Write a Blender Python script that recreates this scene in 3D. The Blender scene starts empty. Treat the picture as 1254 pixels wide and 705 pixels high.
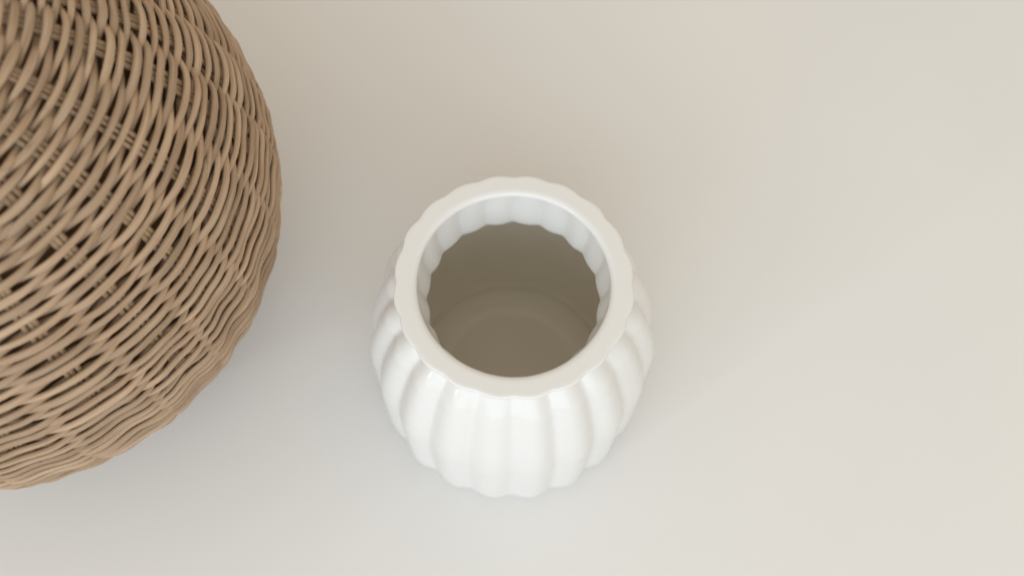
import bpy, bmesh, math, random
import numpy as np
from mathutils import Vector, Matrix

random.seed(7)
rng = np.random.default_rng(7)
S = 0.01                        # everything below is measured in centimetres
SC = bpy.context.scene
C = SC.collection

# ------------------------------------------------------------------ camera
PITCH = math.radians(68.0)      # angle below the horizon
F_PX = 1340.0                   # focal length in pixels of the 1254 px wide photograph
H_VASE = 13.5
DIST = 45.2       # camera to the middle of the vase mouth
cam_d = bpy.data.cameras.new('camera')
cam = bpy.data.objects.new('camera', cam_d)
C.objects.link(cam)
cam_d.sensor_width = 36.0
cam_d.lens = 36.0 * F_PX / 1254.0
cam_d.clip_start = 0.01
cam_d.clip_end = 50.0
cam_d.shift_x = -2.0 / 1254.0       # the picture is cropped a little off its optical centre
cam_d.shift_y = -7.5 / 1254.0
cam.location = (0, -DIST * math.cos(PITCH) * S, (H_VASE + DIST * math.sin(PITCH)) * S)
cam.rotation_euler = (Matrix.Rotation(math.pi / 2 - PITCH, 3, 'X') @ Matrix.Rotation(math.radians(2.0), 3, 'Z')).to_euler()
cam_d.dof.use_dof = True
cam_d.dof.focus_distance = DIST * S
cam_d.dof.aperture_fstop = 6.0
SC.camera = cam

# ------------------------------------------------------------------ light
world = bpy.data.worlds.new('World')
SC.world = world
world.use_nodes = True
wn = world.node_tree.nodes
wn['Background'].inputs['Color'].default_value = (1.0, 0.893, 0.73, 1)
wn['Background'].inputs['Strength'].default_value = 0.73


def area_lamp(name, loc, target, sx, sy, watts, col):
    d = bpy.data.lights.new(name, 'AREA')
    d.shape = 'RECTANGLE'
    d.size, d.size_y = sx, sy
    d.energy = watts
    d.color = col
    o = bpy.data.objects.new(name, d)
    C.objects.link(o)
    o.location = loc
    o.rotation_euler = (Vector(target) - Vector(loc)).to_track_quat('-Z', 'Y').to_euler()
    return o


# a window in front of the table and to the left
area_lamp('window_light', (-0.25, -2.2, 1.4), (0.05, 0, 0.05), 4.0, 2.4, 53.0, (0.74, 0.88, 1.0))
# a second, narrow window further left
area_lamp('side_window_light', (-1.25, -1.05, 0.62), (0, 0, 0.08), 0.09, 0.22, 1.9, (0.9, 0.96, 1.0))

SC.view_settings.view_transform = 'Standard'
SC.view_settings.look = 'None'
SC.view_settings.exposure = 0.05
SC.view_settings.gamma = 1.0
SC.view_settings.use_curve_mapping = False
try:
    SC.cycles.max_bounces = 12
    SC.cycles.diffuse_bounces = 6
except Exception:
    pass


# ------------------------------------------------------------------ helpers
def mat(name):
    m = bpy.data.materials.new(name)
    m.use_nodes = True
    nt = m.node_tree
    return m, nt, nt.nodes, nt.links, nt.nodes['Principled BSDF']


def mesh_obj(name, verts, faces, material, parent=None, uv=None, smooth=True, normals=None):
    """verts in cm; faces an (n,4) or list of index tuples; ONE mesh object."""
    me = bpy.data.meshes.new(name)
    verts = np.asarray(verts, np.float32) * S
    if isinstance(faces, np.ndarray):
        n = len(faces); k = faces.shape[1]
        me.vertices.add(len(verts)); me.vertices.foreach_set('co', verts.ravel())
        me.loops.add(n * k); me.loops.foreach_set('vertex_index', faces.astype(np.int32).ravel())
        me.polygons.add(n)
        me.polygons.foreach_set('loop_start', np.arange(0, n * k, k, dtype=np.int32))
        me.polygons.foreach_set('loop_total', np.full(n, k, np.int32))
        me.update(calc_edges=True)
    else:
        me.from_pydata([tuple(v) for v in verts], [], faces)
    if uv is not None:
        l = me.uv_layers.new(name='UVMap')
        idx = np.empty(len(me.loops), np.int32); me.loops.foreach_get('vertex_index', idx)
        l.data.foreach_set('uv', np.asarray(uv, np.float32)[idx].ravel())
    me.polygons.foreach_set('use_smooth', np.full(len(me.polygons), smooth))
    if normals is not None:
        me.normals_split_custom_set_from_vertices([tuple(v) for v in normals])
    me.materials.append(material)
    me.update()
    o = bpy.data.objects.new(name, me)
    C.objects.link(o)
    if parent is not None:
        o.parent = parent
    return o


def thing(name, label, cat, loc=(0, 0, 0)):
    o = bpy.data.objects.new(name, None)
    C.objects.link(o)
    o.location = [v * S for v in loc]
    o.empty_display_size = 0.03
    o['label'] = label
    o['category'] = cat
    return o


# ------------------------------------------------------------------ materials
def make_table_mat():
    m, nt, N, L, b = mat('pale_tabletop')
    tc = N.new('ShaderNodeTexCoord')
    n1 = N.new('ShaderNodeTexNoise'); n1.inputs['Scale'].default_value = 5.0; n1.inputs['Detail'].default_value = 3
    n2 = N.new('ShaderNodeTexNoise'); n2.inputs['Scale'].default_value = 900.0; n2.inputs['Detail'].default_value = 2
    L.new(tc.outputs['Object'], n1.inputs['Vector']); L.new(tc.outputs['Object'], n2.inputs['Vector'])
    r = N.new('ShaderNodeValToRGB')
    r.color_ramp.elements[0].position = .3; r.color_ramp.elements[0].color = (.735, .735, .74, 1)
    r.color_ramp.elements[1].position = .7; r.color_ramp.elements[1].color = (.758, .756, .757, 1)
    L.new(n1.outputs['Fac'], r.inputs['Fac'])
    L.new(r.outputs['Color'], b.inputs['Base Color'])
    b.inputs['Roughness'].default_value = .5
    bp = N.new('ShaderNodeBump'); bp.inputs['Strength'].default_value = .04; bp.inputs['Distance'].default_value = .0004
    L.new(n2.outputs['Fac'], bp.inputs['Height']); L.new(bp.outputs['Normal'], b.inputs['Normal'])
    return m


def make_glaze(name, col, rough=.13):
    m, nt, N, L, b = mat(name)
    tc = N.new('ShaderNodeTexCoord')
    n1 = N.new('ShaderNodeTexNoise'); n1.inputs['Scale'].default_value = 55.0; n1.inputs['Detail'].default_value = 3
    L.new(tc.outputs['Object'], n1.inputs['Vector'])
    mx = N.new('ShaderNodeMapRange')
    mx.inputs['To Min'].default_value = rough - .03; mx.inputs['To Max'].default_value = rough + .05
    L.new(n1.outputs['Fac'], mx.inputs['Value']); L.new(mx.outputs['Result'], b.inputs['Roughness'])
    b.inputs['Base Color'].default_value = (*col, 1)
    b.inputs['IOR'].default_value = 1.5
    b.inputs['Subsurface Weight'].default_value = .0
    bp = N.new('ShaderNodeBump'); bp.inputs['Strength'].default_value = .08; bp.inputs['Distance'].default_value = .0015
    L.new(n1.outputs['Fac'], bp.inputs['Height']); L.new(bp.outputs['Normal'], b.inputs['Normal'])
    return m


def make_wicker(name, dark, light, spread=.35):
    """u runs along the strand in cm, v around it"""
    m, nt, N, L, b = mat(name)
    uv = N.new('ShaderNodeUVMap'); uv.uv_map = 'UVMap'
    oi = N.new('ShaderNodeObjectInfo')
    sep = N.new('ShaderNodeSeparateXYZ'); L.new(uv.outputs['UV'], sep.inputs['Vector'])
    # v wrapped round a circle, so that the grain has no seam
    a = N.new('ShaderNodeMath'); a.operation = 'MULTIPLY'; a.inputs[1].default_value = 2 * math.pi
    L.new(sep.outputs['Y'], a.inputs[0])
    co = N.new('ShaderNodeMath'); co.operation = 'COSINE'; L.new(a.outputs[0], co.inputs[0])
    si = N.new('ShaderNodeMath'); si.operation = 'SINE'; L.new(a.outputs[0], si.inputs[0])
    cmb = N.new('ShaderNodeCombineXYZ')
    L.new(sep.outputs['X'], cmb.inputs['X']); L.new(co.outputs[0], cmb.inputs['Y']); L.new(si.outputs[0], cmb.inputs['Z'])

    def noise(sx, sy, detail, rough=.55):
        mp = N.new('ShaderNodeMapping'); mp.inputs['Scale'].default_value = (sx, sy, sy)
        L.new(cmb.outputs['Vector'], mp.inputs['Vector'])
        n = N.new('ShaderNodeTexNoise'); n.noise_dimensions = '4D'
        n.inputs['Scale'].default_value = 1.0; n.inputs['Detail'].default_value = detail
        n.inputs['Roughness'].default_value = rough
        w = N.new('ShaderNodeMath'); w.operation = 'MULTIPLY'; w.inputs[1].default_value = 90.0
        L.new(oi.outputs['Random'], w.inputs[0]); L.new(w.outputs[0], n.inputs['W'])
        L.new(mp.outputs['Vector'], n.inputs['Vector'])
        return n
    grain = noise(.5, 7.0, 4, .6)
    blotch = noise(.33, .5, 3)
    r = N.new('ShaderNodeValToRGB')
    r.color_ramp.elements[0].position = .33; r.color_ramp.elements[0].color = (*dark, 1)
    r.color_ramp.elements[1].position = .66; r.color_ramp.elements[1].color = (*light, 1)
    ad = N.new('ShaderNodeMath'); ad.operation = 'MULTIPLY_ADD'; ad.inputs[1].default_value = .55
    bl = N.new('ShaderNodeMath'); bl.operation = 'MULTIPLY'; bl.inputs[1].default_value = .45
    L.new(blotch.outputs['Fac'], bl.inputs[0])
    L.new(grain.outputs['Fac'], ad.inputs[0]); L.new(bl.outputs[0], ad.inputs[2])
    L.new(ad.outputs[0], r.inputs['Fac'])
    hs = N.new('ShaderNodeHueSaturation')
    mr = N.new('ShaderNodeMapRange'); mr.inputs['To Min'].default_value = 1 - spread / 2; mr.inputs['To Max'].default_value = 1 + spread / 2
    L.new(oi.outputs['Random'], mr.inputs['Value']); L.new(mr.outputs['Result'], hs.inputs['Value'])
    L.new(r.outputs['Color'], hs.inputs['Color'])
    L.new(hs.outputs['Color'], b.inputs['Base Color'])
    b.inputs['Roughness'].default_value = .55
    b.inputs['Specular IOR Level'].default_value = .3
    bp = N.new('ShaderNodeBump'); bp.inputs['Strength'].default_value = .8; bp.inputs['Distance'].default_value = .0004
    L.new(grain.outputs['Fac'], bp.inputs['Height']); L.new(bp.outputs['Normal'], b.inputs['Normal'])
    return m


M_TABLE = make_table_mat()
M_GLAZE = make_glaze('white_glaze', (.755, .755, .755), .2)
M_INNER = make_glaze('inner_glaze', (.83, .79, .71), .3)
def make_gap_shade():  # dark brown for the added shell that shades the gaps in the weave
    m, nt, N, L, b = mat('gap_shade_brown')
    tc = N.new('ShaderNodeTexCoord'); n = N.new('ShaderNodeTexNoise'); n.inputs['Scale'].default_value = 400
    L.new(tc.outputs['Object'], n.inputs['Vector'])
    r = N.new('ShaderNodeValToRGB')
    r.color_ramp.elements[0].color = (.16, .085, .035, 1); r.color_ramp.elements[1].color = (.24, .135, .06, 1)
    L.new(n.outputs['Fac'], r.inputs['Fac']); L.new(r.outputs['Color'], b.inputs['Base Color'])
    b.inputs['Roughness'].default_value = .95
    return m


M_GAP_SHADE = make_gap_shade()
M_STRAND = make_wicker('woven_cane', (.28, .175, .105), (.58, .43, .30), .30)
M_STAKE = make_wicker('stake_cane', (.27, .17, .095), (.52, .375, .245), .25)


# ------------------------------------------------------------------ tabletop
def build_table():
    bm = bmesh.new()
    bmesh.ops.create_cube(bm, size=1)
    bmesh.ops.scale(bm, vec=(170, 120, 3), verts=bm.verts)
    bmesh.ops.translate(bm, vec=(5, 12, -1.5), verts=bm.verts)
    bmesh.ops.bevel(bm, geom=list(bm.edges), offset=.3, segments=3, affect='EDGES', profile=.5)
    v = [tuple(x.co) for x in bm.verts]
    f = [[w.index for w in q.verts] for q in bm.faces]
    bm.free()
    o = mesh_obj('tabletop', v, f, M_TABLE, smooth=False)
    o['kind'] = 'structure'


build_table()


# ------------------------------------------------------------------ vase
def smooth_profile(pts, n):
    """Catmull-Rom through the points, evenly resampled"""
    P = np.array(pts, float)
    Q = np.vstack([2 * P[0] - P[1], P, 2 * P[-1] - P[-2]])
    out = []
    for i in range(1, len(Q) - 2):
        t = np.linspace(0, 1, 24, endpoint=False)[:, None]
        a, b, c, d = Q[i - 1], Q[i], Q[i + 1], Q[i + 2]
        out.append(.5 * (2 * b + (c - a) * t + (2 * a - 5 * b + 4 * c - d) * t ** 2 + (3 * b - a - 3 * c + d) * t ** 3))
    out.append(P[-1:])
    out = np.vstack(out)
    s = np.r_[0, np.cumsum(np.linalg.norm(np.diff(out, axis=0), axis=1))]
    u = np.linspace(0, s[-1], n)
    return np.c_[np.interp(u, s, out[:, 0]), np.interp(u, s, out[:, 1])]


def build_vase():
    t = thing('ceramic_vase', 'small glossy white ribbed ceramic vase with wide open mouth standing on the pale tabletop', 'vase')
    NR, K = 20, 24                     # twenty ribs
    NT = NR * K
    th = np.arange(NT) / NT * 2 * np.pi + math.radians(92)      # a groove at the back and at the front
    lobe = np.sqrt(np.sin(NR * (th - th[0]) / 2) ** 2 + .05)     # 0 in a groove, 1 on a ridge
    lobe = (lobe - lobe.min()) / (lobe.max() - lobe.min())
    # slight hand-made irregularity
    wob = .018 * np.sin(3 * th + .6) + .012 * np.sin(5 * th + 2.1)
    ribv = 1 + .16 * np.interp(th, np.linspace(th[0], th[-1], NR * 2), rng.normal(size=NR * 2))

    # (h below the rim plane, ridge radius, depth of the rib)
    outer = [(.14, 5.01, .09), (.32, 4.94, .10), (.58, 4.74, .13), (.88, 4.60, .17), (1.2, 4.72, .22), (1.6, 5.12, .25), (2.05, 5.50, .25),
             (2.6, 5.70, .25), (3.4, 5.95, .25), (4.3, 6.20, .25), (5.3, 6.42, .25), (6.5, 6.57, .25), (8.0, 6.60, .25), (9.6, 6.60, .25), (11.2, 6.58, .25),
             (12.4, 6.52, .24), (12.95, 6.34, .2), (13.32, 5.9, .12), (13.47, 4.9, .03), (13.5, 4.4, 0)]
    rim = [(.17, 4.02, 0), (.10, 4.06, .0), (.045, 4.12, 0), (.012, 4.20, 0), (0, 4.30, 0), (0, 4.5, .0), (0, 4.7, .03), (.003, 4.86, .06), (.02, 4.95, .08), (.065, 4.995, .09), (.14, 5.01, .09)]
    inner = [(.17, 4.02, 0), (.4, 3.97, .04), (.8, 3.88, .08), (1.2, 3.78, .10), (1.6, 3.68, .11), (1.95, 3.62, .11), (2.2, 3.66, .11)]
    cavity = [(2.2, 3.66, .11), (2.45, 3.86, .12), (2.9, 4.3, .12), (3.5, 4.8, .1), (4.4, 5.35, .06), (5.7, 5.85, .04), (7.5, 6.05, .03),
              (9.8, 6.05, .02), (11.4, 5.85, .0), (12.3, 5.5, 0), (12.85, 5.22, 0), (13.0, 5.05, 0), (12.86, 4.85, 0), (12.78, 4.5, 0), (12.78, 3.9, 0), (12.82, 3.6, 0), (12.92, 3.35, 0), (12.9, 2.5, 0), (12.9, 1.2, 0), (12.9, .02, 0)]

    def grid(pts, n, inside):
        P = np.array(pts)
        # dense curve on (h, r) with rib depth carried along
        C2 = smooth_profile(P[:, :2], n)
        s = np.r_[0, np.cumsum(np.linalg.norm(np.diff(P[:, :2], axis=0), axis=1))]
        u = np.linspace(0, s[-1], n)
        A = np.interp(u, s, P[:, 2])
        if not inside and n > 100:
            C2[:, 1] = np.where(C2[:, 0] > 1.2, C2[:, 1] + .06 * np.clip((C2[:, 0] - 1.2) / 2, 0, 1), C2[:, 1])
        h = C2[:, 0][:, None]; r = C2[:, 1][:, None]; A = A[:, None]
        if inside:
            rr = r + A * (1 - lobe[None] * ribv[None])        # lobes bulge inwards, creases between them
            rr = rr - A * .0
        else:
            rr = r - 1.12 * A * (1 - lobe[None] * (1 + (ribv[None] - 1) * .7))
        rr = rr * (1 + wob[None] * .22)
        return np.stack([rr * np.cos(th), rr * np.sin(th), np.broadcast_to(H_VASE - h, rr.shape)], -1)
    secs = [('inner_wall', grid(cavity[::-1], 110, True), M_INNER), ('inner_neck', grid(inner[::-1], 30, True), M_GLAZE),
            ('rim', grid(rim, 40, False), M_GLAZE), ('body', grid(outer, 150, False), M_GLAZE)]
    # stack the sections for shared normals across their seams
    G = np.concatenate([g if i == 0 else g[1:] for i, (_, g, _) in enumerate(secs)], 0)
    dt = np.roll(G, -1, 1) - np.roll(G, 1, 1)
    ds = np.gradient(G, axis=0)
    Nn = np.cross(dt, ds)
    Nn /= np.maximum(np.linalg.norm(Nn, axis=2, keepdims=True), 1e-9)
    # sections run from the floor of the cavity up and out over the rim: outward side check
    if Nn[len(secs[0][1]) + 30 + 18, 0, 2] < 0:
        Nn = -Nn; flip = True
    else:
        flip = False
    i0 = 0
    for name, g, m in secs:
        n = len(g)
        nn = Nn[i0:i0 + n]
        i0 += n - 1
        i = np.arange(n - 1)[:, None]; j = np.arange(NT)[None]
        a = i * NT + j; b = i * NT + (j + 1) % NT
        F = np.stack([a, b, b + NT, a + NT], -1).reshape(-1, 4)
        if flip:
            F = F[:, ::-1].copy()
        mesh_obj(name, g.reshape(-1, 3), F, m, t, normals=nn.reshape(-1, 3))
    # unglazed foot under the vase
    ring = [(math.cos(q) * 4.32, math.sin(q) * 4.32, .0) for q in np.linspace(0, 2 * np.pi, 97)[:-1]]
    mesh_obj('foot', ring + [(x * .97, y * .97, .12) for x, y, z in ring], [[k, (k + 1) % 96, 96 + (k + 1) % 96, 96 + k] for k in range(96)] + [list(range(191, 95, -1))], M_GLAZE, t)
    return t


build_vase()

# ------------------------------------------------------------------ basket
BX, BY, BZ, BR, BA = -23.7, 4.0, 12.46, 12.64, 13.78
NST = 26
STEP = 360.0 / NST


def tube(P, Nrm, hw, ht, sides, closed_ends=True):
    """P (n,3) centre line, Nrm (n,3) face normal, hw/ht (n,) half sizes -> verts, quads, uv (+ cap rings pinched)"""
    n = len(P)
    T = np.gradient(P, axis=0)
    T /= np.linalg.norm(T, axis=1, keepdims=True)
    Nn = Nrm - (Nrm * T).sum(1, keepdims=True) * T
    Nn /= np.linalg.norm(Nn, axis=1, keepdims=True)
    B = np.cross(T, Nn)
    ph = np.arange(sides) / sides * 2 * np.pi
    c = np.sign(np.cos(ph)) * np.abs(np.cos(ph)) ** .85
    s = np.sign(np.sin(ph)) * np.abs(np.sin(ph)) ** .85
    V = P[:, None] + hw[:, None, None] * c[None, :, None] * B[:, None] + ht[:, None, None] * s[None, :, None] * Nn[:, None]
    L = np.r_[0, np.cumsum(np.linalg.norm(np.diff(P, axis=0), axis=1))]
    uv = np.stack([np.broadcast_to(L[:, None], (n, sides)), np.broadcast_to(ph[None] / (2 * np.pi), (n, sides))], -1)
    i = np.arange(n - 1)[:, None]; j = np.arange(sides)[None]
    a = i * sides + j; b = i * sides + (j + 1) % sides
    F = np.stack([a, b, b + sides, a + sides], -1).reshape(-1, 4)
    return V.reshape(-1, 3), F, uv.reshape(-1, 2)


# meridian of the basket, by arc length from the foot to the opening
_phi = np.linspace(-math.asin((BZ - .32) / BA), math.asin((25.4 - BZ) / BA), 2000)
_mr, _mz = BR * np.cos(_phi), BZ + BA * np.sin(_phi)
_ms = np.r_[0, np.cumsum(np.hypot(np.diff(_mr), np.diff(_mz)))]
_nr, _nz = np.cos(_phi) / BR, np.sin(_phi) / BA
_l = np.hypot(_nr, _nz); _nr, _nz = _nr / _l, _nz / _l
S_TOP = _ms[-1]


def surf(s, th, off):
    """point and normal on the basket wall, off = distance along the normal"""
    r = np.interp(s, _ms, _mr); z = np.interp(s, _ms, _mz)
    a = np.interp(s, _ms, _nr); b = np.interp(s, _ms, _nz)
    Nn = np.stack([a * np.cos(th), a * np.sin(th), b], -1)
    P = np.stack([r * np.cos(th), r * np.sin(th), z], -1) + np.asarray(off)[..., None] * Nn
    return P, Nn


def build_basket():
    t = thing('wicker_basket', 'large round tan wicker basket woven from cane strands, cut off by the left edge', 'basket', (BX, BY, 0))
    # stake directions; the five in the photograph stand a little unevenly
    ang = np.array([2.2 + STEP * k for k in range(NST)]) + rng.normal(size=NST) * .8
    for k, d in ((0, 5.1), (-1, -11.7), (-2, -24.8), (-3, -37.0), (-4, -51.2)):
        ang[k % NST] = d if d >= 0 else d + 360
    order = np.argsort(ang); ang = ang[order]
    # the continuous stake coordinate u: integer at every stake
    A = np.radians(np.r_[ang - 360, ang, ang + 360, ang + 720])
    Uk = np.arange(-NST, 3 * NST)

    rows = [.2]                     # the rows are beaten closer together towards the top
    while rows[-1] < S_TOP - .2:
        rows.append(rows[-1] + float(np.interp(rows[-1], [0, 12, 22, 30], [.325, .318, .275, .25])))
    SEG, SIDES = 14, 8
    amp_stake = 1 + rng.normal(size=NST) * .06
    lean = rng.normal(size=NST) * .05
    for i, s0 in enumerate(rows):
        pr = float(np.interp(s0, [0, 12, 22, 30], [.325, .318, .275, .25]))
        start = rng.uniform(0, NST)
        nseg = int(NST * SEG + SEG * .55)
        u = start + np.arange(nseg + 1) / SEG
        th = np.interp(u, Uk, A)
        w = np.cos(np.pi * (u + i))
        k0 = np.floor(u).astype(int); fr = u - k0
        # the stakes wander a little on the way up
        ja = rng.normal(size=NST) * .025
        am = (amp_stake + rng.normal(size=NST) * .16)
        amv = am[k0 % NST] * (1 - fr) + am[(k0 + 1) % NST] * fr
        # taut and nearly straight over a stake, then a dip behind the next one
        low = np.clip((19 - s0) / 6, 0, 1)
        off = .25 - .50 * ((1 - w) / 2) ** 1.5 + (.02 + .26 * low) * (1 - w * w)
        off = off + (amv - 1) * .30 * w
        # slow wander along the meridian, and a small kink of its own at every stake
        kn = rng.normal(size=NST) * .05
        kink = kn[k0 % NST] * (.5 + .5 * np.cos(np.pi * fr)) + kn[(k0 + 1) % NST] * (.5 - .5 * np.cos(np.pi * fr))
        ph1, ph2 = rng.uniform(0, 6.28, 2)
        ds = .05 * np.sin(3 * th + .35 * i * .25) + .03 * np.sin(7 * th + 1.7 + i * .11) + kink
        wid = rng.uniform(.84, 1.14)
        hw = (.62 * pr) * wid * (.86 + .14 * np.abs(w)) * (1 + .07 * np.sin(2.3 * u + ph1) + .05 * np.sin(5.1 * u + ph2))
        ht = (.055 + .19 * pr) * rng.uniform(.9, 1.1) * (1 + .05 * np.sin(3.1 * u + ph2))
        # tuck both ends in: the start under, the loose end over and then in
        q = np.arange(nseg + 1)
        tail = np.clip((q - (nseg - SEG * .5)) / (SEG * .5), 0, 1); head = np.clip((SEG * .5 - q) / (SEG * .5), 0, 1)
        off = off - .22 * head ** 2 - .10 * tail ** 2
        ds = ds + .11 * tail - .11 * head
        P, Nn = surf(s0 + ds, th, off)
        # rounded ends
        e = np.ones(nseg + 1); e[0] = .05; e[1] = .6; e[-1] = .05; e[-2] = .6
        V, F, uv = tube(P, Nn, hw * e, ht * e, SIDES)
        mesh_obj('weft_strand', V, F, M_STRAND, t, uv)

    # every stake is a bundle of three thin rods; all of them run from foot to opening
    ss = np.linspace(0, S_TOP, 90)
    for k in range(NST):
        for d in (-1, 0, 1):
            r = np.interp(ss, _ms, _mr)
            th = math.radians(ang[k]) + (d * .205 + .03 * np.sin(ss * .8 + d * 2 + k)) / r
            P, Nn = surf(ss, th, np.full_like(ss, .01 * math.sin(k * 3 + d)))
            rad = np.full_like(ss, .105 * rng.uniform(.92, 1.08))
            V, F, uv = tube(P, Nn, rad, rad, 7)
            mesh_obj('stake', V, F, M_STAKE, t, uv)

    # bound edge of the opening: two strands twisted round each other, and a foot ring below
    for nm, s_, rad in (('rim_coil', S_TOP, .32), ('foot_ring', 0.0, .22)):
        q = np.linspace(0, 2 * np.pi, 481)
        for sgn in (0, 1):
            tw = 40 * q + math.pi * sgn
            P, Nn = surf(np.full_like(q, s_) + rad * .8 * np.sin(tw), q, rad * .8 * np.cos(tw))
            P[:, 2] = np.maximum(P[:, 2], rad)
            rr = np.full_like(q, rad)
            V, F, uv = tube(P, Nn, rr, rr, 8)
            mesh_obj(nm, V, F, M_STRAND, t, uv)
    # added to keep the gaps dark: brown lining a little inside the wall
    sl = np.linspace(0, S_TOP - .3, 60); q = np.linspace(0, 2 * np.pi, 105)[:-1]
    g0 = np.stack([surf(np.full_like(q, a), q, np.full_like(q, -.52))[0] for a in sl])
    g1 = np.stack([surf(np.full_like(q, a), q, np.full_like(q, -.62))[0] for a in sl])[::-1]
    G = np.concatenate([g0, g1, g0[:1]], 0); m_ = len(q)
    ii = np.arange(len(G) - 1)[:, None]; jj = np.arange(m_)[None]
    a_ = ii * m_ + jj; b_ = ii * m_ + (jj + 1) % m_
    mesh_obj('gap_shade_shell', G.reshape(-1, 3), np.stack([a_, b_, b_ + m_, a_ + m_], -1).reshape(-1, 4), M_GAP_SHADE, t)
    # woven disc that closes the foot
    q = np.linspace(0, 2 * np.pi, 97)[:-1]
    r0 = _mr[0] - .1
    up = [(r0 * math.cos(a), r0 * math.sin(a), .34) for a in q]; lo = [(r0 * math.cos(a), r0 * math.sin(a), .12) for a in q]
    n = len(q)
    fc = [[k, (k + 1) % n, n + (k + 1) % n, n + k] for k in range(n)] + [list(range(n))[::-1], list(range(n, 2 * n))]
    v = lo + up
    mesh_obj('base_disc', v, fc, M_STAKE, t, uv=[(x[0], x[1] * .05) for x in v], smooth=False)

    # thin fibres that have split off the strands
    VV, FF, UU = [], [], []
    base = 0
    for _ in range(260):
        th0 = math.radians(rng.uniform(-110, 60)); s0 = rng.uniform(4, S_TOP - 2)
        ln = rng.uniform(.35, 1.1)
        r = np.interp(s0, _ms, _mr)
        q = np.linspace(0, 1, 7)
        th = th0 + ln * q / r
        sl = rng.uniform(-.25, .25)
        bow = rng.uniform(.0, .07)
        P, Nn = surf(s0 + ln * sl * q + .06 * np.sin(q * 3 + s0), th, .30 + .03 * rng.normal() + bow * np.sin(q * np.pi))
        rad = .011 * (1 - .7 * q)
        V, F, uv = tube(P, Nn, rad, rad, 4)
        VV.append(V); FF.append(F + base); UU.append(uv); base += len(V)
    o = mesh_obj('loose_fibre', np.vstack(VV), np.vstack(FF), M_STAKE, t, np.vstack(UU))
    o['kind'] = 'stuff'
    return t


build_basket()
